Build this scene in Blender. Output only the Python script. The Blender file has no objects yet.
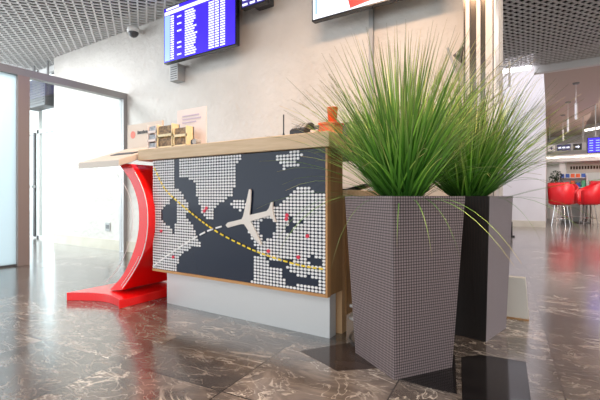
import bpy, bmesh, math, random
from mathutils import Vector, Matrix
random.seed(7)
C = bpy.context.scene.collection
PI = math.pi

# ---------------------------------------------------------------- materials
def mat(name, col, rough=.5, metal=0, spec=.5, emit=None, es=1, noise=None, bump=None, coat=0):
    m = bpy.data.materials.new(name); m.use_nodes = True
    nt = m.node_tree; b = nt.nodes['Principled BSDF']
    b.inputs['Base Color'].default_value = (*col, 1)
    b.inputs['Roughness'].default_value = rough
    b.inputs['Metallic'].default_value = metal
    b.inputs['Specular IOR Level'].default_value = spec
    b.inputs['Coat Weight'].default_value = coat
    if emit:
        b.inputs['Emission Color'].default_value = (*emit, 1)
        b.inputs['Emission Strength'].default_value = es
    if noise:            # (scale, second colour, (sx,sy,sz))
        tc = nt.nodes.new('ShaderNodeTexCoord'); mp = nt.nodes.new('ShaderNodeMapping')
        mp.inputs['Scale'].default_value = noise[2]
        n = nt.nodes.new('ShaderNodeTexNoise'); n.inputs['Scale'].default_value = noise[0]; n.inputs['Detail'].default_value = 6
        r = nt.nodes.new('ShaderNodeValToRGB')
        r.color_ramp.elements[0].color = (*col, 1); r.color_ramp.elements[1].color = (*noise[1], 1)
        r.color_ramp.elements[0].position = .35; r.color_ramp.elements[1].position = .65
        L = nt.links.new
        L(tc.outputs['Object'], mp.inputs[0]); L(mp.outputs[0], n.inputs[0]); L(n.outputs[0], r.inputs[0]); L(r.outputs[0], b.inputs['Base Color'])
    if bump:             # (scale, strength)
        tc = nt.nodes.new('ShaderNodeTexCoord')
        n = nt.nodes.new('ShaderNodeTexNoise'); n.inputs['Scale'].default_value = bump[0]; n.inputs['Detail'].default_value = 5
        bp = nt.nodes.new('ShaderNodeBump'); bp.inputs['Strength'].default_value = bump[1]; bp.inputs['Distance'].default_value = .02
        nt.links.new(tc.outputs['Object'], n.inputs[0]); nt.links.new(n.outputs[0], bp.inputs['Height']); nt.links.new(bp.outputs[0], b.inputs['Normal'])
    return m

M = {}
M['plaster'] = mat('plaster', (.56,.525,.485), .75, noise=(1.6,(.64,.605,.565),(1,1,1)), bump=(16,.75))
M['far_plaster'] = mat('far_plaster', (.60,.57,.57), .7, noise=(2,(.66,.63,.63),(1,1,1)))
M['base'] = mat('skirting_stone', (.50,.45,.36), .4, noise=(6,(.56,.51,.42),(1,1,1)))
M['grid'] = mat('grid_aluminium', (.80,.79,.78), .5, 0)
M['plenum'] = mat('plenum', (.012,.012,.012), .9)
M['soffit'] = mat('soffit_paint', (.66,.55,.49), .7)
M['white'] = mat('white_paint', (.78,.77,.75), .5)
M['alu'] = mat('grey_aluminium', (.30,.29,.29), .4, .35)
M['pinkalu'] = mat('bronze_aluminium', (.34,.27,.25), .4, .35)
M['steel'] = mat('brushed_steel', (.64,.62,.60), .45, .35, bump=(40,.03))
M['chrome'] = mat('chrome', (.8,.8,.8), .12, 1)
M['red'] = mat('red_lacquer', (.88,.006,.006), .2, coat=.4)
M['redfab'] = mat('red_vinyl', (.70,.012,.02), .4)
M['black'] = mat('black_plastic', (.015,.015,.017), .4)
M['dgrey'] = mat('dark_grey_plastic', (.07,.07,.075), .45)
M['grey'] = mat('grey_plastic', (.36,.36,.36), .5)
M['maple'] = mat('maple', (.62,.45,.28), .42, noise=(5,(.54,.38,.22),(1,6,12)))
M['cream'] = mat('cream_board', (.68,.58,.49), .45)
M['oak'] = mat('oak_veneer', (.36,.19,.07), .45, noise=(4,(.27,.13,.045),(8,8,1)))
M['oak2'] = mat('orange_edge', (.55,.28,.10), .45, noise=(4,(.46,.22,.08),(2,2,2)))
M['clad'] = mat('satin_cladding', (.55,.51,.48), .35, .3)
M['navy'] = mat('navy_acrylic', (.006,.010,.026), .08, spec=.35)
M['dot'] = mat('white_dot', (.82,.78,.76), .4)
M['plane'] = mat('cream_acrylic', (.72,.64,.57), .35)
M['yellow'] = mat('yellow_line', (.85,.60,.03), .4)
M['pin'] = mat('red_pin', (.7,.02,.06), .4)
M['card'] = mat('cardboard', (.50,.30,.15), .8)
M['ycard'] = mat('yellow_card', (.80,.68,.42), .5)
M['brownprint'] = mat('brown_print', (.10,.06,.03), .5, noise=(60,(.36,.22,.10),(1,1,1)))
M['greyprint'] = mat('grey_print', (.25,.28,.30), .5, noise=(60,(.5,.52,.55),(1,1,1)))
M['paper'] = mat('pale_pink_paper', (.80,.70,.66), .6)
M['lilac'] = mat('lilac_print', (.55,.45,.58), .6)
M['pinkprint'] = mat('pink_print', (.75,.25,.2), .6)
M['orange'] = mat('orange_plastic', (.80,.13,.03), .4)
M['blue'] = mat('blue_plastic', (.03,.10,.42), .35)
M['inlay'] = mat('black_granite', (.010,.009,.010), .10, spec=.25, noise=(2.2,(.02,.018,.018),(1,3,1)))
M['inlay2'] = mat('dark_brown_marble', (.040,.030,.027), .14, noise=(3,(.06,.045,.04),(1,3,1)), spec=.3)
M['soil'] = mat('brown_mulch', (.05,.03,.018), .9)
M['stem'] = mat('leaf_green', (.03,.09,.02), .6)
M['blackglass'] = mat('display_bezel', (.01,.01,.012), .2)
M['mirror'] = mat('polished_panel', (.17,.15,.13), .15, .6)
M['glow'] = mat('light_strip', (1,1,1), .5, emit=(.93,.9,1), es=5)
M['glowwarm'] = mat('warm_strip', (1,1,1), .5, emit=(1,.93,.8), es=3)
M['scrblue'] = mat('screen_blue', (.01,.01,.1), .25, emit=(.035,.012,.75), es=1.0)
M['scrpale'] = mat('screen_pale', (.1,.1,.1), .25, emit=(.22,.36,.95), es=1.0)
M['scrtext'] = mat('screen_text', (.1,.1,.1), .3, emit=(.78,.80,1), es=1.0)
M['scrwhite'] = mat('screen_white', (.1,.1,.1), .25, emit=(.80,.84,.95), es=.95)
M['scrred'] = mat('screen_red', (.1,.02,.02), .25, emit=(.85,.05,.04), es=.9)
M['scryellow'] = mat('screen_yellow', (.1,.1,.02), .25, emit=(.95,.6,.08), es=.9)
M['scrnight'] = mat('screen_purple', (.01,.01,.05), .25, emit=(.03,.02,.16), es=1)
M['signnavy'] = mat('sign_navy', (.05,.05,.16), .4)
M['green'] = mat('green_pack', (.1,.45,.25), .5)
M['leaf'] = mat('dark_leaf', (.02,.06,.02), .5)
M['sand'] = mat('beige_panel', (.55,.50,.44), .6)

def mk_glass(name, tint, rough=0., fr=1.0):
    m = bpy.data.materials.new(name); m.use_nodes = True; nt = m.node_tree; nt.nodes.clear()
    o = nt.nodes.new('ShaderNodeOutputMaterial'); mx = nt.nodes.new('ShaderNodeMixShader')
    t = nt.nodes.new('ShaderNodeBsdfTransparent'); t.inputs[0].default_value = (*tint,1)
    g = nt.nodes.new('ShaderNodeBsdfGlossy'); g.inputs['Roughness'].default_value = rough
    lw = nt.nodes.new('ShaderNodeLayerWeight'); lw.inputs[0].default_value = .5
    pw = nt.nodes.new('ShaderNodeMath'); pw.operation = 'POWER'; pw.inputs[1].default_value = 4
    f = nt.nodes.new('ShaderNodeMath'); f.operation = 'MULTIPLY_ADD'; f.inputs[1].default_value = .5; f.inputs[2].default_value = .03
    L = nt.links.new; L(lw.outputs['Facing'], pw.inputs[0]); L(pw.outputs[0], f.inputs[0])
    L(f.outputs[0], mx.inputs[0]); L(t.outputs[0], mx.inputs[1]); L(g.outputs[0], mx.inputs[2]); L(mx.outputs[0], o.inputs[0])
    return m
M['glass'] = mk_glass('clear_glass', (.96,.985,.98))
def mk_frost():
    m = bpy.data.materials.new('frosted_glass'); m.use_nodes = True; nt = m.node_tree; nt.nodes.clear()
    o = nt.nodes.new('ShaderNodeOutputMaterial'); mx = nt.nodes.new('ShaderNodeMixShader'); mx.inputs[0].default_value = .25
    t = nt.nodes.new('ShaderNodeBsdfTranslucent'); t.inputs[0].default_value = (.66,.73,.75,1)
    d = nt.nodes.new('ShaderNodeBsdfDiffuse'); d.inputs[0].default_value = (.55,.63,.66,1)
    L = nt.links.new
    L(t.outputs[0], mx.inputs[1]); L(d.outputs[0], mx.inputs[2]); L(mx.outputs[0], o.inputs[0])
    return m
M['frost'] = mk_frost()

def mk_floor():
    m = bpy.data.materials.new('polished_marble'); m.use_nodes = True; nt = m.node_tree; b = nt.nodes['Principled BSDF']
    N = nt.nodes.new; L = nt.links.new
    def math_(op, a=None, v=None, c=None):
        n = N('ShaderNodeMath'); n.operation = op
        if a is not None: L(a, n.inputs[0])
        if v is not None:
            if isinstance(v, (int,float)): n.inputs[1].default_value = v
            else: L(v, n.inputs[1])
        return n.outputs[0]
    tc = N('ShaderNodeTexCoord'); mp = N('ShaderNodeMapping'); mp.inputs['Rotation'].default_value = (0,0,-math.radians(5))
    mp.inputs['Location'].default_value = (.41, -.04, 0)
    L(tc.outputs['Object'], mp.inputs[0])
    # one random value per 0.6 m tile
    vs = N('ShaderNodeVectorMath'); vs.operation = 'MULTIPLY'; vs.inputs[1].default_value = (1/.62,1/.62,0); L(mp.outputs[0], vs.inputs[0])
    fl = N('ShaderNodeVectorMath'); fl.operation = 'FLOOR'; L(vs.outputs[0], fl.inputs[0])
    wn = N('ShaderNodeTexWhiteNoise'); wn.noise_dimensions = '3D'; L(fl.outputs[0], wn.inputs[0])
    # veins: warped coordinates, shifted by tile
    off = N('ShaderNodeVectorMath'); off.operation = 'SCALE'; off.inputs['Scale'].default_value = 3.0; L(wn.outputs['Color'], off.inputs[0])
    ad = N('ShaderNodeVectorMath'); L(mp.outputs[0], ad.inputs[0]); L(off.outputs[0], ad.inputs[1])
    st = N('ShaderNodeMapping'); st.inputs['Scale'].default_value = (1.0,1.9,1); st.inputs['Rotation'].default_value = (0,0,.5); L(ad.outputs[0], st.inputs[0])
    n1 = N('ShaderNodeTexNoise'); n1.inputs['Scale'].default_value = 2.6; n1.inputs['Detail'].default_value = 9; n1.inputs['Roughness'].default_value = .62; n1.inputs['Distortion'].default_value = 1.3
    L(st.outputs[0], n1.inputs[0])
    r1 = N('ShaderNodeValToRGB'); e = r1.color_ramp.elements
    e[0].position = .28; e[0].color = (.042,.034,.030,1); e[1].position = .74; e[1].color = (.215,.178,.15,1)
    k = e.new(.5); k.color = (.098,.080,.069,1)
    L(n1.outputs[0], r1.inputs[0])
    n2 = N('ShaderNodeTexNoise'); n2.inputs['Scale'].default_value = 1.5; n2.inputs['Detail'].default_value = 5; n2.inputs['Distortion'].default_value = 1.8; n2.inputs['Roughness'].default_value = .6
    L(st.outputs[0], n2.inputs[0])
    d = math_('ABSOLUTE', math_('SUBTRACT', n2.outputs[0], .5))
    r2 = N('ShaderNodeValToRGB'); e = r2.color_ramp.elements
    e[0].position = 0; e[0].color = (1,1,1,1); e[1].position = .016; e[1].color = (0,0,0,1)
    L(d, r2.inputs[0])
    n3 = N('ShaderNodeTexNoise'); n3.inputs['Scale'].default_value = 2.0; L(ad.outputs[0], n3.inputs[0])
    r3 = N('ShaderNodeValToRGB'); r3.color_ramp.elements[0].position = .48; r3.color_ramp.elements[1].position = .66; L(n3.outputs[0], r3.inputs[0])
    v1 = math_('MULTIPLY', r2.outputs[0], r3.outputs[0])
    n5 = N('ShaderNodeTexNoise'); n5.inputs['Scale'].default_value = 3.4; n5.inputs['Detail'].default_value = 6; n5.inputs['Distortion'].default_value = 2.6; L(st.outputs[0], n5.inputs[0])
    d5 = math_('ABSOLUTE', math_('SUBTRACT', n5.outputs[0], .47))
    r5 = N('ShaderNodeValToRGB'); e = r5.color_ramp.elements
    e[0].position = 0; e[0].color = (.42,.42,.42,1); e[1].position = .014; e[1].color = (0,0,0,1); L(d5, r5.inputs[0])
    vein = math_('MAXIMUM', v1, r5.outputs[0])
    mx = N('ShaderNodeMix'); mx.data_type = 'RGBA'; L(vein, mx.inputs[0]); L(r1.outputs[0], mx.inputs[6]); mx.inputs[7].default_value = (.60,.54,.47,1)
    # tile tone
    hv = N('ShaderNodeHueSaturation'); L(mx.outputs[2], hv.inputs['Color'])
    tv = N('ShaderNodeMapRange'); tv.inputs[3].default_value = .68; tv.inputs[4].default_value = 1.5; L(wn.outputs['Value'], tv.inputs[0]); L(tv.outputs[0], hv.inputs['Value'])
    # joints
    fr = N('ShaderNodeVectorMath'); fr.operation = 'FRACTION'; L(vs.outputs[0], fr.inputs[0])
    sp = N('ShaderNodeSeparateXYZ'); L(fr.outputs[0], sp.inputs[0])
    jx = math_('LESS_THAN', sp.outputs[0], .011); jy = math_('LESS_THAN', sp.outputs[1], .011)
    j = math_('MAXIMUM', jx, jy)
    m2 = N('ShaderNodeMix'); m2.data_type = 'RGBA'; L(j, m2.inputs[0]); L(hv.outputs[0], m2.inputs[6]); m2.inputs[7].default_value = (.03,.025,.022,1)
    L(m2.outputs[2], b.inputs['Base Color'])
    n4 = N('ShaderNodeTexNoise'); n4.inputs['Scale'].default_value = 7; L(tc.outputs['Object'], n4.inputs[0])
    rr = N('ShaderNodeMapRange'); rr.inputs[3].default_value = .12; rr.inputs[4].default_value = .24; L(n4.outputs[0], rr.inputs[0]); L(rr.outputs[0], b.inputs['Roughness'])
    b.inputs['Specular IOR Level'].default_value = 1.0
    b.inputs['Coat Weight'].default_value = .45; b.inputs['Coat Roughness'].default_value = .17
    return m
M['floor'] = mk_floor()

def mk_weave(name, c_hi, c_lo, cw, ch):
    m = bpy.data.materials.new(name); m.use_nodes = True; nt = m.node_tree; b = nt.nodes['Principled BSDF']
    N = nt.nodes.new; L = nt.links.new
    uv = N('ShaderNodeUVMap'); uv.uv_map = 'UVMap'
    s = N('ShaderNodeVectorMath'); s.operation = 'MULTIPLY'; s.inputs[1].default_value = (2*PI/cw, 2*PI/ch, 0); L(uv.outputs[0], s.inputs[0])
    sp = N('ShaderNodeSeparateXYZ'); L(s.outputs[0], sp.inputs[0])
    def M_(op, a, b_=None):
        n = N('ShaderNodeMath'); n.operation = op; L(a, n.inputs[0])
        if b_ is not None:
            if isinstance(b_, (int,float)): n.inputs[1].default_value = b_
            else: L(b_, n.inputs[1])
        return n.outputs[0]
    a = M_('ABSOLUTE', M_('SINE', M_('MULTIPLY', sp.outputs[0], .5))); c = M_('ABSOLUTE', M_('SINE', M_('MULTIPLY', sp.outputs[1], .5)))
    p = M_('MULTIPLY', M_('POWER', a, .7), M_('POWER', c, .7))
    r = N('ShaderNodeValToRGB'); r.color_ramp.elements[0].position = .22; r.color_ramp.elements[1].position = .75
    r.color_ramp.elements[0].color = (*c_lo,1); r.color_ramp.elements[1].color = (*c_hi,1)
    L(p, r.inputs[0]); L(r.outputs[0], b.inputs['Base Color'])
    bp = N('ShaderNodeBump'); bp.inputs['Strength'].default_value = .6; bp.inputs['Distance'].default_value = .003; L(p, bp.inputs['Height']); L(bp.outputs[0], b.inputs['Normal'])
    b.inputs['Roughness'].default_value = .5
    return m
M['weave'] = mk_weave('mauve_woven_resin', (.27,.20,.195), (.028,.018,.017), .0135, .0125)
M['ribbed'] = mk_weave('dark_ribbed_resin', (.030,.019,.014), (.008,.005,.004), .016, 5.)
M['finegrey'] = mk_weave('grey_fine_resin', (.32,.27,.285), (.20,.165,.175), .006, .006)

def mk_grass():
    m = bpy.data.materials.new('grass_blade'); m.use_nodes = True; nt = m.node_tree; b = nt.nodes['Principled BSDF']
    N = nt.nodes.new; L = nt.links.new
    uv = N('ShaderNodeUVMap'); uv.uv_map = 'UVMap'; sp = N('ShaderNodeSeparateXYZ'); L(uv.outputs[0], sp.inputs[0])
    r = N('ShaderNodeValToRGB'); e = r.color_ramp.elements
    e[0].position = 0; e[0].color = (.026,.105,.012,1); e[1].position = 1; e[1].color = (.34,.25,.12,1)
    k = e.new(.45); k.color = (.125,.33,.035,1)
    k = e.new(.78); k.color = (.32,.46,.11,1)
    L(sp.outputs[1], r.inputs[0])
    r2 = N('ShaderNodeValToRGB'); e = r2.color_ramp.elements
    e[0].position = 0; e[0].color = (.35,.5,.4,1); e[1].position = 1; e[1].color = (2.1,1.8,1.7,1)
    k = e.new(.8); k.color = (1.0,1.0,1.0,1)
    L(sp.outputs[0], r2.inputs[0])
    mx = N('ShaderNodeMix'); mx.data_type = 'RGBA'; mx.blend_type = 'MULTIPLY'; mx.inputs[0].default_value = 1
    L(r.outputs[0], mx.inputs[6]); L(r2.outputs[0], mx.inputs[7]); L(mx.outputs[2], b.inputs['Base Color'])
    b.inputs['Roughness'].default_value = .4
    b.inputs['Subsurface Weight'].default_value = 0
    return m
M['grass'] = mk_grass()

# ---------------------------------------------------------------- mesh builder
class MB:
    def __init__(s): s.v=[]; s.f=[]; s.uv={}
    def add(s, vs, fs):
        o=len(s.v); s.v += [tuple(v) for v in vs]; s.f += [tuple(i+o for i in f) for f in fs]
    def box(s, x0,x1,y0,y1,z0,z1, mtx=None):
        vs=[(x,y,z) for z in (z0,z1) for y in (y0,y1) for x in (x0,x1)]
        if mtx: vs=[mtx @ Vector(v) for v in vs]
        s.add(vs, [(0,2,3,1),(4,5,7,6),(0,1,5,4),(2,6,7,3),(0,4,6,2),(1,3,7,5)]); return s
    def prism(s, pts, fn, d0, d1):     # pts 2-D outline, fn(u,v,d)->xyz
        n=len(pts); vs=[fn(u,v,d0) for u,v in pts]+[fn(u,v,d1) for u,v in pts]
        fs=[tuple(range(n))[::-1], tuple(range(n,2*n))]+[(i,(i+1)%n,n+(i+1)%n,n+i) for i in range(n)]
        s.add(vs, fs); return s
    def tube(s, pts, r, n=8):
        pts=[Vector(p) for p in pts]; rings=[]
        for i,p in enumerate(pts):
            t=(pts[min(i+1,len(pts)-1)]-pts[max(i-1,0)]).normalized()
            a=t.cross(Vector((0,0,1)) if abs(t.z)<.95 else Vector((1,0,0))).normalized(); b=t.cross(a)
            rr=r[i] if isinstance(r,(list,tuple)) else r
            rings.append([p+rr*(math.cos(2*PI*k/n)*a+math.sin(2*PI*k/n)*b) for k in range(n)])
        vs=[v for q in rings for v in q]; fs=[]
        for i in range(len(pts)-1):
            for k in range(n):
                fs.append((i*n+k,i*n+(k+1)%n,(i+1)*n+(k+1)%n,(i+1)*n+k))
        fs.append(tuple(range(n))[::-1]); fs.append(tuple(range((len(pts)-1)*n,len(pts)*n)))
        s.add(vs, fs); return s
    def lathe(s, prof, c=(0,0,0), n=20):
        s_=len(prof); vs=[]; fs=[]
        for r,z in prof:
            for k in range(n): vs.append((c[0]+r*math.cos(2*PI*k/n), c[1]+r*math.sin(2*PI*k/n), c[2]+z))
        for i in range(s_-1):
            for k in range(n): fs.append((i*n+k,i*n+(k+1)%n,(i+1)*n+(k+1)%n,(i+1)*n+k))
        fs.append(tuple(range(n))[::-1]); fs.append(tuple(range((s_-1)*n,s_*n)))
        s.add(vs, fs); return s
    def ball(s, c, r, n=10, m=7, sz=1):
        prof=[(max(r*math.sin(PI*i/m),.0005), -r*sz*math.cos(PI*i/m)) for i in range(m+1)]
        return s.lathe(prof, c, n)
    def build(s, name, m, parent=None, smooth=False, bevel=0, origin=None):
        me=bpy.data.meshes.new(name)
        o_=Vector(origin) if origin else Vector((0,0,0))
        me.from_pydata([Vector(v)-o_ for v in s.v], [], s.f)
        bm=bmesh.new(); bm.from_mesh(me); bmesh.ops.recalc_face_normals(bm, faces=bm.faces); bm.to_mesh(me); bm.free()
        me.materials.append(m)
        if smooth: me.polygons.foreach_set('use_smooth', [True]*len(me.polygons))
        o=bpy.data.objects.new(name, me); C.objects.link(o)
        o.location=o_
        if parent:
            o.parent=parent
            if parent.type=='EMPTY' or True:
                o.matrix_parent_inverse=Matrix.Identity(4); o.location=o_-WP(parent)
        if bevel:
            b=o.modifiers.new('bevel','BEVEL'); b.width=bevel; b.segments=2; b.limit_method='ANGLE'; b.harden_normals=False
        return o
def WP(o):          # world position of a chain of unrotated parents
    p=Vector(o.location)
    while o.parent: o=o.parent; p+=Vector(o.location)
    return p
def tag(o, label=None, cat=None, group=None, kind=None):
    if label: o['label']=label
    if cat: o['category']=cat
    if group: o['group']=group
    if kind: o['kind']=kind
    return o
def thing(name, label, cat, loc=(0,0,0), group=None):
    o=bpy.data.objects.new(name, None); o.empty_display_size=.1; C.objects.link(o); o.location=loc
    return tag(o, label, cat, group)
def struct(name, mb, m, label=None, **k): return tag(mb.build(name, m, **k), label, kind='structure')
def XZ(y): return lambda u,v,d: (u, y+d, v)

# ================================================================ THE ROOM
CZ = 3.17; WY = 3.45
struct('floor', MB().box(-24,12,-20,19,-.12,0), M['floor'], 'polished brown marble tile floor')
# black granite inlays, let 1 mm proud of the marble
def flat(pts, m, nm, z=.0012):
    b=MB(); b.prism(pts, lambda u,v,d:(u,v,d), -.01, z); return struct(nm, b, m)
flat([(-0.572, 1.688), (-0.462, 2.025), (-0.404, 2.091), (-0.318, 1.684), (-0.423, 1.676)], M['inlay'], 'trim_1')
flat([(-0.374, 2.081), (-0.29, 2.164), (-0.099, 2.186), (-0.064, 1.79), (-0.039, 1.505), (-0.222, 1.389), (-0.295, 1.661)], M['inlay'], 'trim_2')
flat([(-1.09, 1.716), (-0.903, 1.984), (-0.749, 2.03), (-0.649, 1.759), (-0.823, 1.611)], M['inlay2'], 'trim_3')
# main wall with its skirting, and the corridor end
struct('wall_main', MB().box(-7.2,-.33,WY,WY+.2,0,CZ+.6), M['plaster'], 'long rough plastered wall behind the desk')
struct('baseboard_main', MB().box(-7.2,-.5,WY-.015,WY,0,.15), M['base'])
struct('wall_far', MB().box(-7.2,-.1,11.8,18,0,5.2), M['far_plaster'], 'pale wall at the far side of the hall')
struct('baseboard_far', MB().box(-7.2,-.1,11.785,11.8,0,.16), M['base'])
struct('wall_end', MB().box(-.1,8,18,18.2,0,5.2), M['far_plaster'])
struct('wall_right', MB().box(7.8,8,3,18,0,5.2), M['far_plaster'])
struct('wall_corridor', MB().box(-7.2,-7.0,WY+.2,18,0,5.2), M['far_plaster'])
# open-cell ceiling: two crossing sets of thin blades on the diagonal under a dark plenum
def blades(b, rects, ang, pitch, w):
    d=Vector((math.cos(ang), math.sin(ang))); n=Vector((-d.y,d.x))
    for (x0,x1,y0,y1) in rects:
        cs=[Vector((x,y)).dot(n) for x in (x0,x1) for y in (y0,y1)]
        k=math.ceil(min(cs)/pitch)
        while k*pitch<max(cs):
            p=n*(k*pitch); t0,t1=-1e9,1e9
            for a,lo,hi in ((0,x0,x1),(1,y0,y1)):
                if abs(d[a])<1e-6: continue
                u,v=(lo-p[a])/d[a],(hi-p[a])/d[a]
                if u>v: u,v=v,u
                t0=max(t0,u); t1=min(t1,v)
            if t1-t0>.02:
                A=p+d*t0; B=p+d*t1; W=n*w
                z0,z1=CZ,CZ+.016
                b.add([(q.x,q.y,z) for z in (z0,z1) for q in (A-W,B-W,B+W,A+W)],
                      [(0,3,2,1),(4,5,6,7),(0,1,5,4),(1,2,6,5),(2,3,7,6),(3,0,4,7)])
            k+=1
g=MB(); R_=[(-9,6,-.4,WY),(-1.3,6,WY+.2,8.4),(-.33,6,WY,WY+.2),(-9,-7.2,WY,3.64)]
blades(g, R_, PI-math.radians(36.3), .105,.0105); blades(g, R_, PI/2-math.radians(36.3), .084,.0085)
struct('ceiling', g, M['grid'], 'open cell metal grid ceiling')
struct('ceiling.001', MB().box(-9,8,-2.5,8.4,CZ+.24,CZ+.34), M['plenum'])
struct('trim_4', MB().box(-.25,8,8.4,8.52,3.05,CZ+.34), M['white'], 'white fascia at the edge of the grid ceiling')
struct('ceiling.002', MB().box(-.1,.96,8.52,18,3.07,3.17), M['soffit'], 'brown lowered ceiling over the seating')
struct('ceiling.003', MB().box(.96,8,8.52,18,3.45,3.55), M['soffit'])
struct('ceiling.004', MB().box(-7.2,8,8.4,18,5.1,5.2), M['far_plaster'])
# glazed partition at the left
PX=-5.18; PT=2.27
fr=MB(); fr.box(PX-.05,PX+.05,-1.0,WY,PT-.085,PT)
struct('trim_5', fr, M['alu'], 'grey metal head rail of the glass partition')
struct('trim_6', MB().box(PX-.05,PX+.05,WY-.06,WY,0,PT-.085), M['alu'])
struct('trim_7', MB().box(PX-.055,PX+.055,2.07,2.19,0,PT-.085), M['pinkalu'], 'bronze post of the glass partition')
struct('window_1', MB().box(PX-.006,PX+.006,2.19,WY-.06,.0,PT-.085), M['glass'], 'clear pane of the glass partition')
struct('door_1', MB().box(PX-.008,PX+.008,.6,2.07,.02,PT-.085), M['frost'], 'frosted glass door pane at the left edge')
struct('trim_8', MB().box(PX-.02,PX+.02,.6,2.07,0,.02), M['dgrey'])
# daylight glazing beyond the corridor
GY=3.66
gl=MB()
for x0,x1,z0,z1 in ((-12,-7.2,1.98,2.05),(-12,-7.2,CZ-.1,CZ),(-8.22,-8.14,0,CZ),(-9.6,-9.5,0,CZ),(-7.28,-7.2,0,CZ),(-12,-7.2,0,.05)):
    gl.box(x0,x1,GY-.03,GY+.03,z0,z1)
w2=struct('window_2', gl, M['white'], 'white framed glazed front beyond the partition')
db=MB().box(-8.31,-8.25,GY-.06,GY-.02,.03,2.0).build('door_bar', M['dgrey'], w2)
MB().box(-8.30,-8.20,GY-.12,GY-.06,.95,1.0).build('handle', M['grey'], db)
struct('window_3', MB().box(-12,-7.2,GY-.004,GY+.004,.05,CZ-.1), M['glass'])

# ================================================================ SERVICE DESK
X0,X1=-2.457,-1.016; FY=1.86
desk=thing('service_desk','maple topped airport service desk with dotted navy map front','counter',(-1.74,1.9,0))
MB().box(-2.60,-.985,1.835,2.16,1.062,1.146).build('counter_top', M['maple'], desk, bevel=.004)
MB().box(X0,X1,FY,FY+.03,.272,1.058).build('map_panel', M['navy'], desk)
e=MB().box(X0,X1+.004,FY-.006,FY+.03,.255,.271); e.box(X1,X1+.012,FY-.006,FY+.03,.255,1.06)
e.build('edge_trim', M['oak2'], desk)
MB().box(X1-.03,X1,FY+.03,2.06,.255,1.06).build('side_panel', M['oak'], desk)
MB().box(X0,X0+.03,FY+.03,2.06,.255,1.06).build('side_panel', M['oak'], desk)
MB().box(X0+.03,X1-.03,2.03,2.06,.255,1.06).build('back_panel', M['oak'], desk)
MB().box(-2.42,-1.045,1.955,2.03,0,.255).build('kick_plate', M['steel'], desk)
MB().box(-2.5,-.99,2.07,2.72,.80,.835).build('work_surface', M['maple'], desk, bevel=.002)
MB().box(-1.04,-1.01,2.10,2.70,.10,.80).build('end_panel', M['oak'], desk)
MB().box(-2.48,-2.45,2.10,2.70,.0,.80).build('end_panel', M['oak'], desk)
MB().box(-1.06,-1.02,2.06,2.12,0,.80).build('upright', M['card'], desk)
rows = '''##########..########################...............###.......
##########..########################...........########......
##########..#######################............#######.......
##########..######################..............#####........
##########..######################...............#####.......
##########..######################...............#...........
##########..######################...........................
##########......##################...........................
##########........################...........................
##########.........###############...........................
##########.........###############...........................
############.......##############....................####....
#############......##############...................######...
##############.....##############..................##########
#########.####......###########...................###########
########...####.....##########...####............############
########...#####....########....######..........#############
######.....#####.....######......#####........###############
#####......#####.....#####.........#.........################
####.......#####.....#####..................#################
####.......####.......####...............##########.#########
####.......####........###.............####...#####.##.######
####.......#####.......................###.....####..########
#####......######......................###.....###..#########
######....########.....................###.....###..#########
########..########....................####....###############
#########.#########....................####...###############
#########.#########....................####.#################
###################.....................#####################
####################....................#####################
#####################....................####################
#####################....................################.###
#################.........................##############....#
################........................####.####...#####...#
##############..........................#####......##########
#############...........................#####.....###########
############............................#########..##########
############............................#########....###.####
############............................#########..........##
###########.............................##########.........##
###########.............................##########...########
###########............................######################'''.split('\n')
NR,NC=len(rows),len(rows[0]); z0,z1=.272,1.058
dots=MB(); dx=(X1-X0)/NC; dz=(z1-z0)/NR
for r,row in enumerate(rows):
    for c,ch in enumerate(row):
        if ch!='#': continue
        cx=X0+(c+.5)*dx; cz=z1-(r+.5)*dz
        a,b_=dx*.40,dz*.40
        pts=[(cx+a*math.cos(PI/8+k*PI/4)*1.06, cz+b_*math.sin(PI/8+k*PI/4)*1.06) for k in range(8)]
        dots.prism(pts, XZ(FY), -.0035, 0)
dots.build('map_dots', M['dot'], desk)
pts=[(-1.729,.616),(-1.712,.633),(-1.597,.658),(-1.585,.677),(-1.538,.84),(-1.53,.842),(-1.523,.83),(-1.526,.764),(-1.535,.685),(-1.405,.712),(-1.39,.727),(-1.373,.765),(-1.361,.765),(-1.362,.718),(-1.354,.689),(-1.337,.649),(-1.35,.652),(-1.383,.686),(-1.526,.648),(-1.48,.578),(-1.442,.514),(-1.453,.508),(-1.526,.57),(-1.577,.628),(-1.605,.627),(-1.712,.601)]
MB().prism(pts, XZ(FY), -.014, -.006).build('aeroplane_cutout', M['plane'], desk)
def smooth(pts, n=12):
    out=[]
    P=[pts[0]]+list(pts)+[pts[-1]]
    for i in range(1,len(P)-2):
        for k in range(n):
            t=k/n; q=[]
            for a in range(len(pts[0])):
                p0,p1,p2,p3=P[i-1][a],P[i][a],P[i+1][a],P[i+2][a]
                q.append(.5*(2*p1+(p2-p0)*t+(2*p0-5*p1+4*p2-p3)*t*t+(3*p1-p0-3*p2+p3)*t**3))
            out.append(tuple(q))
    out.append(tuple(pts[-1])); return out
def dashes(pts, name, m, w, on, off, y=-.008):
    b=MB(); s=smooth(pts, 30); acc=0; cur=[s[0]]; state=True
    for i in range(1,len(s)):
        p,q=s[i-1],s[i]; acc+=math.dist(p,q)
        if state: cur.append(q)
        if acc>(on if state else off):
            if state and len(cur)>1:
                a,c=cur[0],cur[-1]; d=Vector((c[0]-a[0],c[1]-a[1])).normalized(); n=Vector((-d.y,d.x))*w/2
                b.prism([(a[0]+n.x,a[1]+n.y),(a[0]-n.x,a[1]-n.y),(c[0]-n.x,c[1]-n.y),(c[0]+n.x,c[1]+n.y)], XZ(FY), y, y+.004)
            state=not state; acc=0; cur=[q]
    return b.build(name, m, desk)
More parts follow.
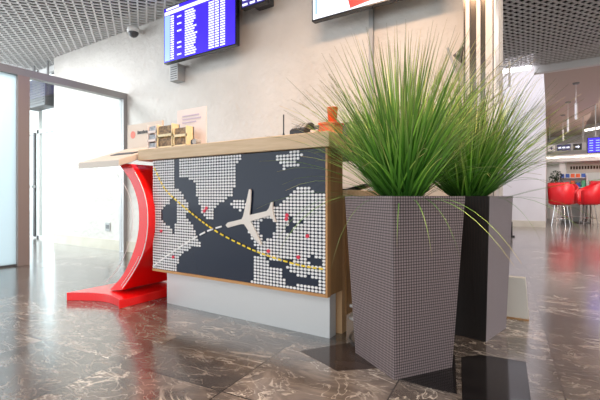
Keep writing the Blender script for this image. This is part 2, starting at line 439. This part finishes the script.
dashes([(-2.435,1.004),(-2.324,.857),(-2.167,.751),(-1.861,.591),(-1.581,.493),(-1.39,.447),(-1.181,.414),(-1.022,.407)], 'yellow_route', M['yellow'], .0095, .022, .011)
dashes([(-2.45,.285),(-2.271,.39),(-2.067,.494),(-1.897,.57),(-1.745,.612)], 'white_route', M['dot'], .011, .05, .022)
for x,z in [(-1.924,.701),(-1.905,.72),(-2.357,.548),(-2.229,.372),(-1.269,.669),(-1.265,.69),(-1.188,.458),(-1.129,.579),(-1.397,.476)]:
    MB().prism([(x+.011*math.cos(k*PI/4),z+.011*math.sin(k*PI/4)) for k in range(8)], XZ(FY), -.011, -.0036).build('map_pin', M['pin'], desk)

# ================================================================ RED LECTERN
lec=thing('lectern','red curved lectern with sloping pale top left of the desk','lectern',(-2.85,1.8,0))
bp=[(-3.12,2.35),(-3.12,1.585)]+[(-3.12+.55*t, 1.585+.09*t+.085*math.sin(PI*t)) for t in [i/14 for i in range(1,14)]]+[(-2.575,1.665),(-2.575,2.35)]
MB().prism(bp, lambda u,v,d:(u,v,d), 0,.062).build('base', M['red'], lec, bevel=.003)
outer=smooth([(-2.899, 0.067), (-2.743, 0.193), (-2.632, 0.339), (-2.561, 0.484), (-2.537, 0.625), (-2.555, 0.763), (-2.632, 0.904), (-2.782, 1.045)],8)
def offs(c, w):
    o=[]
    for i,p in enumerate(c):
        a=c[max(i-1,0)]; b=c[min(i+1,len(c)-1)]; d=Vector((b[0]-a[0],b[1]-a[1])).normalized()
        o.append((p[0]+d.y*w, p[1]-d.x*w))
    return o
inner=smooth([(-2.743, 0.086), (-2.608, 0.222), (-2.502, 0.357), (-2.445, 0.491), (-2.428, 0.628), (-2.445, 0.764), (-2.514, 0.902), (-2.632, 1.038)],8)
# thick curved upright: left outline and right outline joined, run back in depth
MB().prism(outer+inner[::-1], XZ(1.80), 0,.46).build('upright', M['red'], lec)
pin=offs(inner,-.006)
MB().tube([(x,1.799,z) for x,z in pin[1:-4]], .0035, 6).build('inlay_line', M['white'], lec)
pin2=offs(inner,-.03)
MB().tube([(x,1.799,z) for x,z in pin2[1:16]], .002, 6).build('inlay_line', M['white'], lec)
rod=offs(outer,-.075)
MB().tube([(x,1.80,max(z,.062)) for x,z in rod[:-2]], .0022, 6).build('side_rod', M['white'], lec)
# sloping top
def T(u,v,d):   # u along X, v up the slope 0..1, d thickness
    return (u, 1.70+.42*v, 1.065+.15*v+d)
tp=MB(); tp.prism([(-3.17,0),(-2.63,0),(-2.63,1),(-3.17,1)], lambda u,v,d:T(u,v,d), -.048, 0)
tp.build('top_board', M['cream'], lec, bevel=.004)
sl=MB(); sl.prism([(-2.99,.38),(-2.70,.38),(-2.70,.52),(-2.99,.52)], lambda u,v,d:T(u,v,d), .0, .006); sl.build('pen_tray', M['dgrey'], lec)
hb=MB().box(-3.165,-2.70,2.13,2.15,1.14,1.425).build('header_board', M['cream'], lec)
MB().prism([(-3.085+.032*math.cos(k*PI/10),1.335+.032*math.sin(k*PI/10)) for k in range(20)], XZ(2.13), -.003, 0).build('round_emblem', M['pinkprint'], hb)
w=MB(); x=-3.02
for k in range(13): w.box(x,x+.012,2.127,2.13,1.335,1.358+(.006 if k%4==0 else 0)); x+=.0185
w.build('lettering', M['dgrey'], hb)

# ================================================================ THINGS ON THE DESK
def leaflet_box(nm, label, x0,x1,z0,z1, cards, mm, frame='ycard', y=1.90):
    t=thing(nm, label, 'leaflet holder', ((x0+x1)/2,y,z0), 'leaflet holders on the desk end')
    b=MB(); b.box(x0,x1,y,y+.07,z0,z0+.008)
    b.box(x0,x0+.006,y,y+.07,z0,z1); b.box(x1-.006,x1,y,y+.07,z0,z1); b.box(x0,x1,y+.062,y+.07,z0,z1)
    h=(z1-z0)/cards
    for k in range(cards): b.box(x0,x1,y,y+.005,z0+k*h,z0+k*h+.018)
    b.build('holder', M[frame], t)
    for k in range(cards):
        c=MB().box(x0+.012,x1-.012,y+.008,y+.05,z0+k*h+.012,z0+(k+1)*h-.01); c.build('cards', M[mm], t)
    return t
leaflet_box('leaflet_holder','narrow leaflet holder of grey cards, leftmost on the desk', -2.575,-2.475,1.146,1.335,3,'greyprint','paper')
leaflet_box('leaflet_holder','tall yellow leaflet holder with two stacked dark cards', -2.465,-2.30,1.146,1.325,2,'brownprint')
leaflet_box('leaflet_holder','lower yellow leaflet holder right of the tall one', -2.285,-2.15,1.146,1.295,2,'brownprint')
t=thing('paper_notice','pale pink paper notice standing behind the leaflet holders','notice',(-2.24,2.05,1.146))
MB().box(-2.42,-2.11,2.05,2.056,1.15,1.455).build('sheet', M['paper'], t)
b=MB()
for k,(zz,ww) in enumerate([(1.40,.18),(1.375,.20),(1.35,.15)]): b.box(-2.36,-2.36+ww,2.047,2.05,zz,zz+.008)
b.build('print', M['lilac'], t); MB().box(-2.42,-2.11,2.03,2.09,1.146,1.152).build('foot', M['paper'], t)
t=thing('tape_dispenser','small black tape dispenser beside the yellow leaflet holders','tape dispenser',(-2.08,1.92,1.146))
b=MB(); b.prism([(-2.115,1.146),(-2.045,1.146),(-2.05,1.16),(-2.075,1.165),(-2.09,1.195),(-2.115,1.19)], XZ(1.91),0,.035); b.build('body', M['black'], t)
MB().prism([(-2.075+.02*math.cos(k*PI/6),1.177+.02*math.sin(k*PI/6)) for k in range(12)], XZ(1.905),0,.045).build('tape_roll', M['grey'], t)
t=thing('desk_antenna','thin black antenna standing on the desk top','antenna',(-1.355,1.95,1.146))
MB().lathe([(.016,0),(.016,.008),(.007,.02),(.006,.03)],(-1.355,1.95,1.146)).build('foot', M['black'], t)
MB().tube([(-1.355,1.95,1.17),(-1.355,1.95,1.29)],.004).build('rod', M['black'], t)
t=thing('card_terminal','black card payment terminal on the desk top','card terminal',(-1.23,1.93,1.146))
b=MB(); b.prism([(1.90,1.146),(2.02,1.146),(2.02,1.228),(1.98,1.232),(1.90,1.18)], lambda u,v,d:(-1.28+d,u,v),0,.10); b.build('body', M['black'], t, bevel=.004)
b=MB()
for i in range(3):
    for j in range(3): b.prism([(1.915+j*.018,1.19+j*.0115),(1.928+j*.018,1.198+j*.0115),(1.926+j*.018,1.203+j*.0115),(1.913+j*.018,1.195+j*.0115)], lambda u,v,d:(-1.265+i*.028+d,u,v),0,.018)
b.build('keys', M['grey'], t)
tag(MB().box(-1.175,-1.11,1.94,2.02,1.146,1.166).box(-1.17,-1.12,1.95,2.0,1.166,1.18).build('note_block', M['paper'], bevel=.001),'small white note block between terminal and orange box','note block')
t=thing('orange_box','low orange box with lid at the desk corner','box',(-1.09,1.95,1.146))
MB().box(-1.10,-1.0,1.93,2.03,1.146,1.20).build('body', M['orange'], t, bevel=.003)
MB().box(-1.104,-.996,1.926,2.034,1.20,1.212).build('lid', M['orange'], t, bevel=.002)
t=thing('red_cup','red cup standing on the orange box','cup',(-1.04,1.98,1.212))
MB().lathe([(.024,0),(.031,.085),(.033,.088)],(-1.04,1.98,1.212)).build('body', M['orange'], t, True)
t=thing('computer_monitor','black computer monitor behind the desk top, screen to staff','monitor',(-1.09,2.3,.835))
MB().box(-1.34,-.99,2.27,2.30,1.02,1.27).build('screen_housing', M['dgrey'], t, bevel=.005)
MB().box(-1.19,-1.14,2.25,2.28,.84,1.1).build('stand', M['black'], t); MB().box(-1.26,-1.07,2.20,2.36,.835,.845).build('foot', M['black'], t, bevel=.002)
t=thing('keyboard','black and white keyboard on the staff side work surface','keyboard',(-1.07,2.45,.835))
rx=Matrix.Translation((-1.1,2.38,.85)) @ Matrix.Rotation(math.radians(-14),4,'Y') 
MB().box(-.11,.09,0,.14,-.008,.008,rx).build('body', M['black'], t)
b=MB()
for i in range(8):
    for j in range(4): b.box(-.10+i*.0235,-.082+i*.0235,.008+j*.032,.034+j*.032,.008,.014,rx)
b.build('keys', M['white'], t)
t=thing('blue_bottle','blue plastic bottle on the staff side work surface','bottle',(-1.15,2.16,.835))
MB().lathe([(.028,0),(.03,.01),(.03,.12),(.012,.15),(.012,.165)],(-1.12,2.14,.835)).build('body', M['blue'], t, True)
MB().lathe([(.014,.165),(.014,.185)],(-1.12,2.14,.835)).build('cap', M['white'], t)
t=tag(MB().tube([( -.97+.12*math.cos(a)*.6, 2.25+.12*math.sin(a), .02+.012*a) for a in [i*.35 for i in range(40)]], .011, 6).build('coiled_cable', M['white'], smooth=True), 'white coiled cable on the floor under the desk end','cable')

# ================================================================ SCREENS ON THE WALL
def screen(nm, label, cat, x0,x1,z0,z1,y, face, group=None, tilt=0):
    t=thing(nm, label, cat, ((x0+x1)/2,y,z0), group)
    MB().box(x0,x1,y,y+.06,z0,z1).build('housing', M['blackglass'], t, bevel=.003)
    m=.014
    MB().box(x0+m,x1-m,y-.003,y,z0+m,z1-m).build('display', M[face], t)
    MB().box((x0+x1)/2-.1,(x0+x1)/2+.1,y+.06,WY,(z0+z1)/2-.1,(z0+z1)/2+.1).build('wall_mount', M['dgrey'], t)
    return t
sx0,sx1,sz0,sz1=-4.02,-2.845,2.425,3.105
s1=screen('flight_information_screen','blue flight information screen listing rows of flights','screen',sx0,sx1,sz0,sz1,3.2,'scrblue')
W=sx1-sx0; Hh=sz1-sz0
def U(u): return sx0+W*u
def V(v): return sz1-Hh*v
MB().box(U(.02),U(.985),3.193,3.1965,V(.145),V(.085)).build('header_bar', M['scrtext'], s1)
MB().box(U(.02),U(.10),3.193,3.1965,V(.965),V(.16)).build('glare_column', M['scrpale'], s1)  # pale-blue glare over the left columns, put in as a glowing strip
b=MB(); rnd=random.Random(3)
for r in range(19):
    v=.185+r*.0415
    def word(u0,u1,step=.0125):
        u=u0
        while u<u1:
            b.box(U(u),U(u+step*.74),3.190,3.193,V(v+.023),V(v)); u+=step
    word(.115,.165)
    if r in (1,4,7,12,14,17): word(.215,.275)
    word(.33,.33+rnd.uniform(.11,.17))
    word(.66,.73); word(.745,.79); word(.81,.87)
for u0,u1 in ((.05,.24),(.50,.60)):
    u=u0
    while u<u1: b.box(U(u),U(u+.012),3.190,3.193,V(.065),V(.03)); u+=.016
b.build('lettering', M['scrtext'], s1)
s2=screen('advertising_screen','white wall screen with a red figure, cut by the top edge','screen',-1.9,-.72,2.445,3.11,3.2,'scrwhite')
MB().prism([(-1.50,2.47),(-1.22,2.50),(-1.20,2.66),(-1.24,2.78),(-1.30,2.95),(-1.42,2.95),(-1.50,2.76),(-1.54,2.62)], XZ(3.197), -.004, 0).build('red_picture', M['scrred'], s2)
MB().prism([(-1.40,2.56),(-1.32,2.57),(-1.33,2.68),(-1.39,2.70)], XZ(3.193), -.003, 0).build('yellow_picture', M['scryellow'], s2)
b=MB(); b.box(-1.86,-1.835,3.193,3.197,2.50,3.0); b.build('pale_stripe', M['scrpale'], s2)
s3=screen('notice_screen','small dark purple screen with white text between the two larger','screen',-2.79,-2.46,2.795,3.11,3.22,'scrnight')
b=MB()
for r in range(5): 
    for k in range(3): b.box(-2.765+k*.10,-2.70+k*.10,3.211,3.216,2.82+r*.055,2.84+r*.055)
b.build('lettering', M['scrtext'], s3)
t=thing('wall_speaker','small grey box speaker on the wall below the blue screen','speaker',(-4.0,3.4,2.25))
MB().box(-4.07,-3.92,3.33,WY,2.25,2.46).build('case', M['grey'], t, bevel=.006)
b=MB()
for k in range(6): b.box(-4.05,-3.94,3.326,3.33,2.275+k*.028,2.285+k*.028)
b.build('grille', M['dgrey'], t)
tag(MB().box(-1.417,-1.377,WY-.035,WY,.15,2.7).build('cable_duct', M['grey'], bevel=.002),'thin vertical cable duct on the wall under the white screen','cable duct')
t=thing('security_camera','small dome security camera high on the wall near the ceiling','camera',(-4.8,3.3,3.0))
MB().lathe([(.075,.13),(.08,.10),(.08,.06)],(-4.80,3.32,2.97)).build('housing', M['white'], t, True)
MB().ball((-4.80,3.32,3.03),.068,14,8).build('dome', M['dgrey'], t, True)
MB().box(-4.83,-4.77,3.36,WY,3.04,3.10).build('bracket', M['white'], t)
t=thing('wall_socket','small grey wall socket seen through the glass','socket',(-5.6,3.44,.28))
MB().box(-5.665,-5.545,WY-.012,WY,.28,.40).build('plate', M['grey'], t, bevel=.002); MB().box(-5.64,-5.57,WY-.016,WY-.012,.31,.37).build('insert', M['dgrey'], t)
t=thing('ceiling_heater','dark grey box unit hanging in front of the bright glazing','air curtain',(-7.7,3.45,2.35))
MB().box(-8.05,-7.32,3.36,3.58,2.37,2.86).build('case', M['dgrey'], t, bevel=.01)
b=MB()
for k in range(9): b.box(-8.02,-7.35,3.352,3.36,2.42+k*.045,2.435+k*.045)
b.build('grille', M['black'], t)
for q in (-7.95,-7.45): MB().box(q,q+.02,3.45,3.48,2.86,CZ).build('hanger', M['grey'], t)

# ================================================================ COLUMN AT THE WALL END
t=thing('clad_column','silver clad column with dark polished vertical strips','column',(-.44,3.3,0))
cx0,cx1,cy=-.562,-.352,3.22
MB().box(cx0,cx1,cy+.01,WY,0,CZ).build('core', M['mirror'], t)
for a,b_ in ((.08,.22),(.44,.58),(.74,.97)):
    MB().box(cx0+(cx1-cx0)*a,cx0+(cx1-cx0)*b_,cy-.012,cy+.01,0,CZ).build('cladding_strip', M['clad'], t, bevel=.002)
MB().box(cx1,cx1+.012,cy,WY,0,CZ).build('side_cladding', M['steel'], t)
b=MB().box(cx0-.004,cx1+.004,cy-.016,cy-.012,1.93,1.955); 
t=thing('wall_bracket','angled dark bracket arm on the wall left of the column','bracket',(-.6,3.3,1.85))
MB().prism([(-.66,1.93),(-.585,1.99),(-.60,1.86)], XZ(3.33), 0,.04).build('plate', M['dgrey'], t)
MB().tube([(-.69,3.28,1.98),(-.60,3.28,1.70)],.010).build('arm', M['grey'], t)
MB().tube([(-.62,3.3,1.93),(-.62,WY,1.93)],.012).build('stem', M['grey'], t)
t=thing('wall_bracket','small metal rod frame fixed to the right of the column','bracket',(-.28,3.5,1.8))
MB().tube([(-.27,3.5,1.66),(-.27,3.5,1.86)],.008).tube([(-.33,3.4,1.80),(-.27,3.5,1.84)],.006).tube([(-.33,3.4,1.68),(-.27,3.5,1.78)],.006).build('frame', M['grey'], t)

# ================================================================ PLANTERS
def planter(label, cx,cy,ang,s0,s1,H_, mats, glabel, seed, nblade, spread, strays=()):
    t=thing('planter', label, 'planter', (cx,cy,0), 'tapered planters with grass')
    me=bpy.data.meshes.new('pot'); vs=[]; fs=[]; uvs=[]; mi=[]
    ca,sa=math.cos(ang),math.sin(ang)
    def R(x,y,z): return (x*ca-y*sa, x*sa+y*ca, z)
    a,b=s0/2,s1/2
    cor=[(-1,-1),(1,-1),(1,1),(-1,1)]
    for k in range(4):
        p,q=cor[k],cor[(k+1)%4]; o=len(vs)
        vs+= [R(p[0]*a,p[1]*a,0),R(q[0]*a,q[1]*a,0),R(q[0]*b,q[1]*b,H_),R(p[0]*b,p[1]*b,H_)]
        fs.append((o,o+1,o+2,o+3)); uvs+=[(0,0),(s1,0),(s1,H_),(0,H_)]; mi.append(k)
    w=b-.022
    for k in range(4):                                       # inner faces and rim
        p,q=cor[k],cor[(k+1)%4]; o=len(vs)
        vs+=[R(p[0]*b,p[1]*b,H_),R(q[0]*b,q[1]*b,H_),R(q[0]*w,q[1]*w,H_),R(p[0]*w,p[1]*w,H_),R(q[0]*w,q[1]*w,H_-.12),R(p[0]*w,p[1]*w,H_-.12)]
        fs+= [(o,o+1,o+2,o+3),(o+3,o+2,o+4,o+5)]; uvs+=[(0,0),(s1,0),(s1,.022),(0,.022),(0,0),(s1,0),(s1,.1),(0,.1)]; mi+=[k,k]
    o=len(vs); vs+=[R(x*a,y*a,0) for x,y in cor]; fs.append((o+3,o+2,o+1,o)); uvs+=[(0,0),(s0,0),(s0,s0),(0,s0)]; mi.append(0)
    me.from_pydata(vs,[],fs); l=me.uv_layers.new(name='UVMap')
    for i,u in enumerate(uvs): l.data[i].uv=u
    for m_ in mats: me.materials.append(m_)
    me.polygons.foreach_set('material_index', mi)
    pot=bpy.data.objects.new('pot', me); C.objects.link(pot); pot.parent=t
    MB().prism([(R(x*w,y*w,0)[0],R(x*w,y*w,0)[1]) for x,y in cor], lambda u,v,d:(cx+u,cy+v,d), H_-.12,H_-.03).build('soil', M['soil'], t)
    # grass: curved tapering blades rooted in the tuft
    rn=random.Random(seed); vs=[]; fs=[]; uv=[]
    for k in range(nblade+len(strays)):
        th=rn.uniform(0,2*PI); rr=rn.random()**.6
        bx,by=.07*rr*math.cos(th),.07*rr*math.sin(th)
        th+=rn.uniform(-.9,.9)
        lean=(.04+.72*rr*rn.uniform(.5,1.15))*spread
        Lh=rn.uniform(.40,.87)*(1-.12*rr) ; droop=rn.uniform(.05,.75)*rr
        extra=rn.random()<.035
        if extra and rr>.6: lean=rn.uniform(.8,1.1); Lh=rn.uniform(.5,.7); droop=rn.uniform(.5,1.0)
        stray=strays[k-nblade] if k>=nblade else None
        if stray: th,lean,droop,Lh=stray; bx,by=.14*math.cos(th),.14*math.sin(th)
        n=9 if stray else 7; px,py,pz=bx,by,H_-.035; seg=Lh/n; wd=rn.uniform(.0022,.0032) if stray else rn.uniform(.003,.006); tint=rn.random()
        d=Vector((-math.sin(th),math.cos(th),0)); o=len(vs)
        tw=rn.uniform(-.6,.6); 
        dw=(d*math.cos(tw)+Vector((math.cos(th),math.sin(th),0))*math.sin(tw))
        for i in range(n+1):
            ww=wd*(1-(i/n)**1.6)+.0004
            vs+=[(px-dw.x*ww,py-dw.y*ww,pz),(px,py,pz-.0012),(px+dw.x*ww,py+dw.y*ww,pz)]
            uv+=[(tint,i/n)]*3
            an=lean+(droop*((i+.5)/n)**.6 if stray else droop*(i/n)**1.5*1.2)
            px+=seg*math.sin(an)*math.cos(th); py+=seg*math.sin(an)*math.sin(th); pz+=seg*math.cos(an)
        for i in range(n):
            q=o+i*3; fs+=[(q,q+1,q+4,q+3),(q+1,q+2,q+5,q+4)]
    me=bpy.data.meshes.new('grass'); me.from_pydata(vs,[],fs); l=me.uv_layers.new(name='UVMap')
    for lp in me.loops: l.data[lp.index].uv=uv[lp.vertex_index]
    me.materials.append(M['grass'])
    g=bpy.data.objects.new('grass', me); C.objects.link(g); g.parent=t; g['label']=glabel; g['kind']='stuff'
    return t
wv=M['weave']
planter('mauve woven tapered planter of tall grass, nearest the viewer', -.612,1.889,math.radians(55.5),.325,.405,.80,[wv]*4,'tall fine green ornamental grass',5,1250,1.0,[(-1.3,.85,2.0,.36),(-1.05,.9,1.8,.46),(-1.75,.85,2.0,.55),(-2.2,.8,1.9,.62),(-2.6,.85,1.9,.5),(-2.9,.8,1.9,.66),(-.8,1.1,1.2,.66),(-.65,1.0,1.45,.6),(-.9,.9,1.7,.5),(3.0,1.0,1.3,.6),(-3.0,1.0,1.0,.7),(2.7,.9,1.0,.7)])
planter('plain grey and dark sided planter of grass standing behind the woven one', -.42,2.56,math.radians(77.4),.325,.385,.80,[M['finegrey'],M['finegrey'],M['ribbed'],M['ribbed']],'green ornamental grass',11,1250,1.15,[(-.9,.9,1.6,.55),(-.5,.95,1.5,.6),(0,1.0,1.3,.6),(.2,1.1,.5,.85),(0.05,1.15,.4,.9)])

# ================================================================ BY THE PLANTERS
b=MB(); b.prism([(-.30,0),(-.115,0),(-.135,.27),(-.265,.27)], XZ(2.92), 0,.05)
t=thing('floor_sign_base','low tapered beige stand on the floor right of the planters','stand',(-.2,2.92,0))
b.build('panel', M['sand'], t, bevel=.003); MB().box(-.30,-.115,2.905,2.985,0,.008).build('foot', M['oak'], t)
t=thing('door_stop','small black floor stop in front of the far wall','door stop',(-.64,8.7,0))
MB().box(-.68,-.58,8.66,8.74,0,.03).build('base', M['black'], t); MB().box(-.67,-.62,8.68,8.72,.03,.30).build('post', M['black'], t)

# ================================================================ FAR SEATING AREA
def stool(label, x,y,rz):
    t=thing('tub_chair', label, 'chair', (x,y,0), 'red tub chairs'); 
    def P(o): o.parent=t; o.location=(0,0,0); return o
    b=MB(); b.lathe([(.24,.56),(.27,.58),(.27,.64),(.24,.66)],(0,0,0),24); P(b.build('seat', M['redfab'], None, True))
    b=MB(); n=16; A0,A1=-PI*.78,PI*.78
    oi=[]
    for i in range(n+1):
        a=A0+(A1-A0)*i/n; hh=1.15-.22*max(0,(abs(a)-.9)/1.55)
        oi.append((a,hh))
    vs=[];fs=[]
    for a,hh in oi:
        for r_,z_ in ((.27,.57),(.33,.60),(.36,hh),(.32,hh),(.27,.66)): vs.append((r_*math.cos(a),r_*math.sin(a),z_))
    for i in range(n):
        for k in range(5): fs.append((i*5+k,i*5+(k+1)%5,(i+1)*5+(k+1)%5,(i+1)*5+k))
    fs+= [(0,1,2,3,4),tuple(range(n*5,n*5+5))]
    b.add(vs,fs); P(b.build('backrest', M['redfab'], None, True))
    for k in range(4):
        a=PI/4+k*PI/2
        P(MB().tube([(.17*math.cos(a),.17*math.sin(a),.57),(.27*math.cos(a),.27*math.sin(a),0)],.013).build('leg', M['chrome']))
    P(MB().tube([(.235*math.cos(k*PI/8),.235*math.sin(k*PI/8),.2) for k in range(17)],.008,6).build('foot_ring', M['chrome']))
    t.rotation_euler.z=rz; t.scale=(.86,.86,1)
stool('red tub chair with its back turned, nearest the far wall', .24,12.6,-PI/2-.35)
stool('red tub chair seen from the side, right of the other', .88,13.3,.25)
stool('red tub chair partly hidden behind the other two', .38,13.8,PI/2)
t=thing('cafe_table','round table on a chrome column between the red chairs','table',(.62,12.6,0))
MB().lathe([(.24,0),(.24,.02),(.04,.035),(.035,.05)],(.78,14.35,0)).build('foot', M['dgrey'], t, True)
MB().tube([(.78,14.35,.03),(.78,14.35,.72)],.035).build('column', M['chrome'], t)
MB().lathe([(.34,0),(.35,.01),(.34,.025)],(.78,14.35,.72),28).build('tabletop', M['white'], t)
t['label']='small round table on a chrome column between the red chairs'
# pendant lamps
for i,(x,y) in enumerate([(.437,9.652),(.362,11.5),(.302,13.27)]):
    t=thing('pendant_lamp',['slim tube pendant lamp, largest and nearest of three','slim tube pendant lamp, middle of three','slim tube pendant lamp, smallest and farthest of three'][i],'lamp',(x,y,3.07),'pendant lamps over the seating')
    MB().lathe([(.05,-.03),(.06,-.005),(.06,0)],(x,y,3.07)).build('ceiling_rose', M['grey'], t)
    MB().tube([(x,y,3.04),(x,y,2.66)],.005,6).build('cord', M['white'], t)
    MB().tube([(x,y,2.66),(x,y,2.34)],.022,10).build('lamp_tube', M['white'], t)
# hanging signs
def pict(t,x,z,y,k):
    b=MB()
    if k==0: b.box(x-.05,x+.05,y-.004,y,z-.012,z+.012).box(x-.012,x+.012,y-.004,y,z-.05,z+.05)
    elif k==1:
        for q in range(3): b.box(x-.14+q*.1,x-.07+q*.1,y-.004,y,z-.02,z+.02)
    else: b.prism([(x-.05,z-.012),(x+.01,z-.012),(x+.01,z-.045),(x+.055,z),(x+.01,z+.045),(x+.01,z+.012),(x-.05,z+.012)], XZ(y),-.004,0)
    b.build('pictogram', M['signnavy'] if k==0 else M['scrtext'], t)
t=thing('hanging_sign','row of pictogram signs hanging from the ceiling above the seating','sign',(.35,13.8,2.1))
MB().box(-.08,.86,13.8,13.86,2.10,2.32).build('board', M['grey'], t)
for x0,x1,mm in ((-.06,.12,'white'),(.17,.50,'signnavy'),(.56,.76,'black')):
    MB().box(x0,x1,13.794,13.80,2.12,2.30).build('sign_face', M[mm], t)
pict(t,.03,2.21,13.794,0); pict(t,.34,2.21,13.794,1); pict(t,.66,2.21,13.794,2)
for q in (-.02,.78): MB().box(q,q+.02,13.82,13.84,2.32,3.07).build('hanger', M['grey'], t)
t=thing('departure_screen','distant blue screen hanging at the right edge','screen',(1.1,13,1.95))
MB().box(.83,1.75,13,13.07,1.94,2.36).build('housing', M['blackglass'], t); MB().box(.85,1.73,12.995,13,1.96,2.34).build('display', M['scrblue'], t)
b=MB()
for r in range(5):
    for k in range(6): b.box(.88+k*.14,.96+k*.14,12.990,12.995,2.0+r*.066,2.02+r*.066)
b.build('lettering', M['scrpale'], t)
MB().box(1.0,1.03,13.02,13.05,2.36,3.45).build('hanger', M['grey'], t)
# shop front
t=thing('shop_kiosk','pale lit shop kiosk with glowing canopy edge at the end of the hall','shop',(1.5,15.4,0))
ca_=MB().box(-.1,4,15.2,16.6,1.90,2.12).build('canopy', M['white'], t)
MB().box(-.1,4,15.19,15.2,2.03,2.055).build('light_strip', M['glowwarm'], ca_)
fa=MB().box(.45,4,15.5,15.6,1.55,1.90).build('fascia', M['sand'], t)
b=MB(); x=.55
for k in range(24): b.box(x,x+.05,15.49,15.5,1.66,1.76); x+=.075
b.build('lettering', M['soil'], fa)
MB().box(.25,.40,15.3,15.5,0,1.90).build('pillar', M['white'], t)
MB().box(-.1,4,16.5,16.6,0,1.90).build('back_wall', M['white'], t)
t=thing('light_beam','glowing line of light on the high ceiling at right','lamp',(1,14,2.7))
MB().prism([(.84,2.66),(2.4,2.85),(2.4,2.90),(.84,2.71)], XZ(13.9),0,.06).build('diffuser', M['glowwarm'], t)
for q,zq in ((1.2,2.75),(2.2,2.86)): MB().box(q,q+.02,13.92,13.94,zq,3.45).build('hanger', M['grey'], t)
t=thing('product_shelf','white shop shelf of coloured packets behind the red chairs','shelf',(.6,14.9,0))
b=MB(); b.box(.22,.25,14.8,15.1,0,1.45).box(.93,.96,14.8,15.1,0,1.45).box(.22,.96,15.08,15.1,0,1.45)
for k in range(5): b.box(.22,.96,14.8,15.1,.15+k*.3,.17+k*.3)
b.build('rack', M['white'], t)
rn=random.Random(4)
lb={'green':'green packet','orange':'orange packet','blue':'blue packet','white':'white packet','pin':'crimson packet','ycard':'yellow packet'}
for k in range(2,5):
    pos=['left end','left half','middle','right half','right end']
    for i in range(5):
        c=rn.choice(list(lb)); x=.27+i*.135; h=rn.uniform(.14,.22) if k<4 else .12
        if .17+k*.3+h>1.6: h=.1
        tag(MB().box(x,x+.10,14.84,14.95,.17+k*.3,.17+k*.3+h).build('packet', M[c], bevel=.004), '%s on the %s shelf of the shop rack, %s'%(lb[c],['','','lower','middle','top'][k],pos[i]),'packet','packets on the shop rack')
t=thing('red_counter','low red shop counter at the right edge','counter',(1.6,14.6,0))
MB().box(1.02,2.2,14.4,14.9,0,1.0).build('body', M['sand'], t); MB().box(1.0,2.22,14.36,14.92,1.0,1.24).build('top', M['redfab'], t)
# plant
t=thing('potted_tree','small dark potted tree beside the far wall','plant',(.0,13.4,0))
MB().lathe([(.13,0),(.17,.45),(.18,.46)],(.14,13.9,0)).build('pot', M['white'], t)
MB().tube([(.14,13.9,.44),(.15,13.9,.95),(.13,13.9,1.3)],.02).build('trunk', M['oak'], t)
b=MB(); rn=random.Random(9)
for k in range(260):
    v=Vector((rn.gauss(0,1),rn.gauss(0,1),rn.gauss(0,1))).normalized()*rn.random()**.4*.25
    c=Vector((.15,13.9,1.28))+Vector((v.x*.75,v.y,v.z*1.25)); d=Vector((rn.uniform(-1,1),rn.uniform(-1,1),rn.uniform(-1,1))).normalized(); e=d.cross(Vector((.3,.5,.8))).normalized()
    b.add([c-d*.04,c+e*.016,c+d*.04,c-e*.016+Vector((0,0,.004))],[(0,1,2,3)])
o=b.build('leaves', M['leaf'], t); o['kind']='stuff'

# ================================================================ LIGHT
w=bpy.data.worlds.new('sky'); bpy.context.scene.world=w; w.use_nodes=True
w.node_tree.nodes['Background'].inputs[0].default_value=(.86,.94,1,1); w.node_tree.nodes['Background'].inputs[1].default_value=1.35
def area(name, loc, sx, sy, e, col, rot=(0,0,0)):
    l=bpy.data.lights.new(name,'AREA'); l.shape='RECTANGLE'; l.size=sx; l.size_y=sy; l.energy=e; l.color=col
    o=bpy.data.objects.new(name,l); C.objects.link(o); o.location=loc; o.rotation_euler=rot; return o
area('unseen_ceiling_light',(-1.0,1.7,3.12),1.8,.4,52,(1,.65,.42))
area('unseen_ceiling_light',(.9,2.4,3.12),.6,1.0,28,(1,.80,.64))  # unseen lamp, added to light the rear planter from the right
area('unseen_ceiling_light',(-4.0,.8,3.12),1.6,.6,16,(1,.97,.94))
area('unseen_ceiling_light',(-6.6,1.6,3.12),1.2,1.2,85,(.92,.97,1))  # unseen lamp, added to brighten the corridor behind the partition
area('daylight_fill',(-9.4,5.2,1.7),3.0,2.6,150,(.88,.95,1),(PI/2,0,math.radians(-155+180+0)))  # area lamp added outside the glazing to boost daylight in the corridor
area('daylight_fill',(-11.5,0,1.8),4.0,2.8,220,(.88,.95,1),(PI/2,0,-PI/2))  # unseen area lamp, added to light the partition and frosted pane
area('cove_light',(-.55,8.75,3.3),.9,.15,22,(.85,.82,1),(math.radians(35),0,0))
MB_=MB().box(-.92,-.30,8.30,8.36,3.12,3.17); tag(MB_.build('strip_lamp', M['glow']),'bright white strip lamp under the edge of the grid ceiling','lamp')
area('unseen_ceiling_light',(1.5,6.2,3.12),3,1.0,40,(1,.88,.82))
area('unseen_ceiling_light',(2.8,10.5,3.40),1.2,2.5,110,(1,.88,.80))  # unseen lamp, set out of view to brighten the hall ceilings
area('unseen_ceiling_light',(2.4,13.5,3.4),2,4,50,(1,.93,.88))
area('kiosk_light',(1.5,16.0,1.88),3,.6,5,(1,.95,.9))
area('hall_light',(-1.5,10.0,5.0),3,2,60,(.95,.92,1))

# ================================================================ CAMERA
cam=bpy.data.cameras.new('camera'); co=bpy.data.objects.new('camera',cam); C.objects.link(co)
co.location=(0,0,.8); co.rotation_euler=(PI/2,0,math.atan2(.536,.844))
cam.sensor_width=36; cam.lens=394/600*36; cam.shift_y=-4/600; cam.clip_start=.05
sc=bpy.context.scene; sc.camera=co
sc.view_settings.view_transform='Standard'; sc.view_settings.look='None'; sc.view_settings.gamma=1; sc.view_settings.exposure=.92
sc.view_settings.use_curve_mapping=False
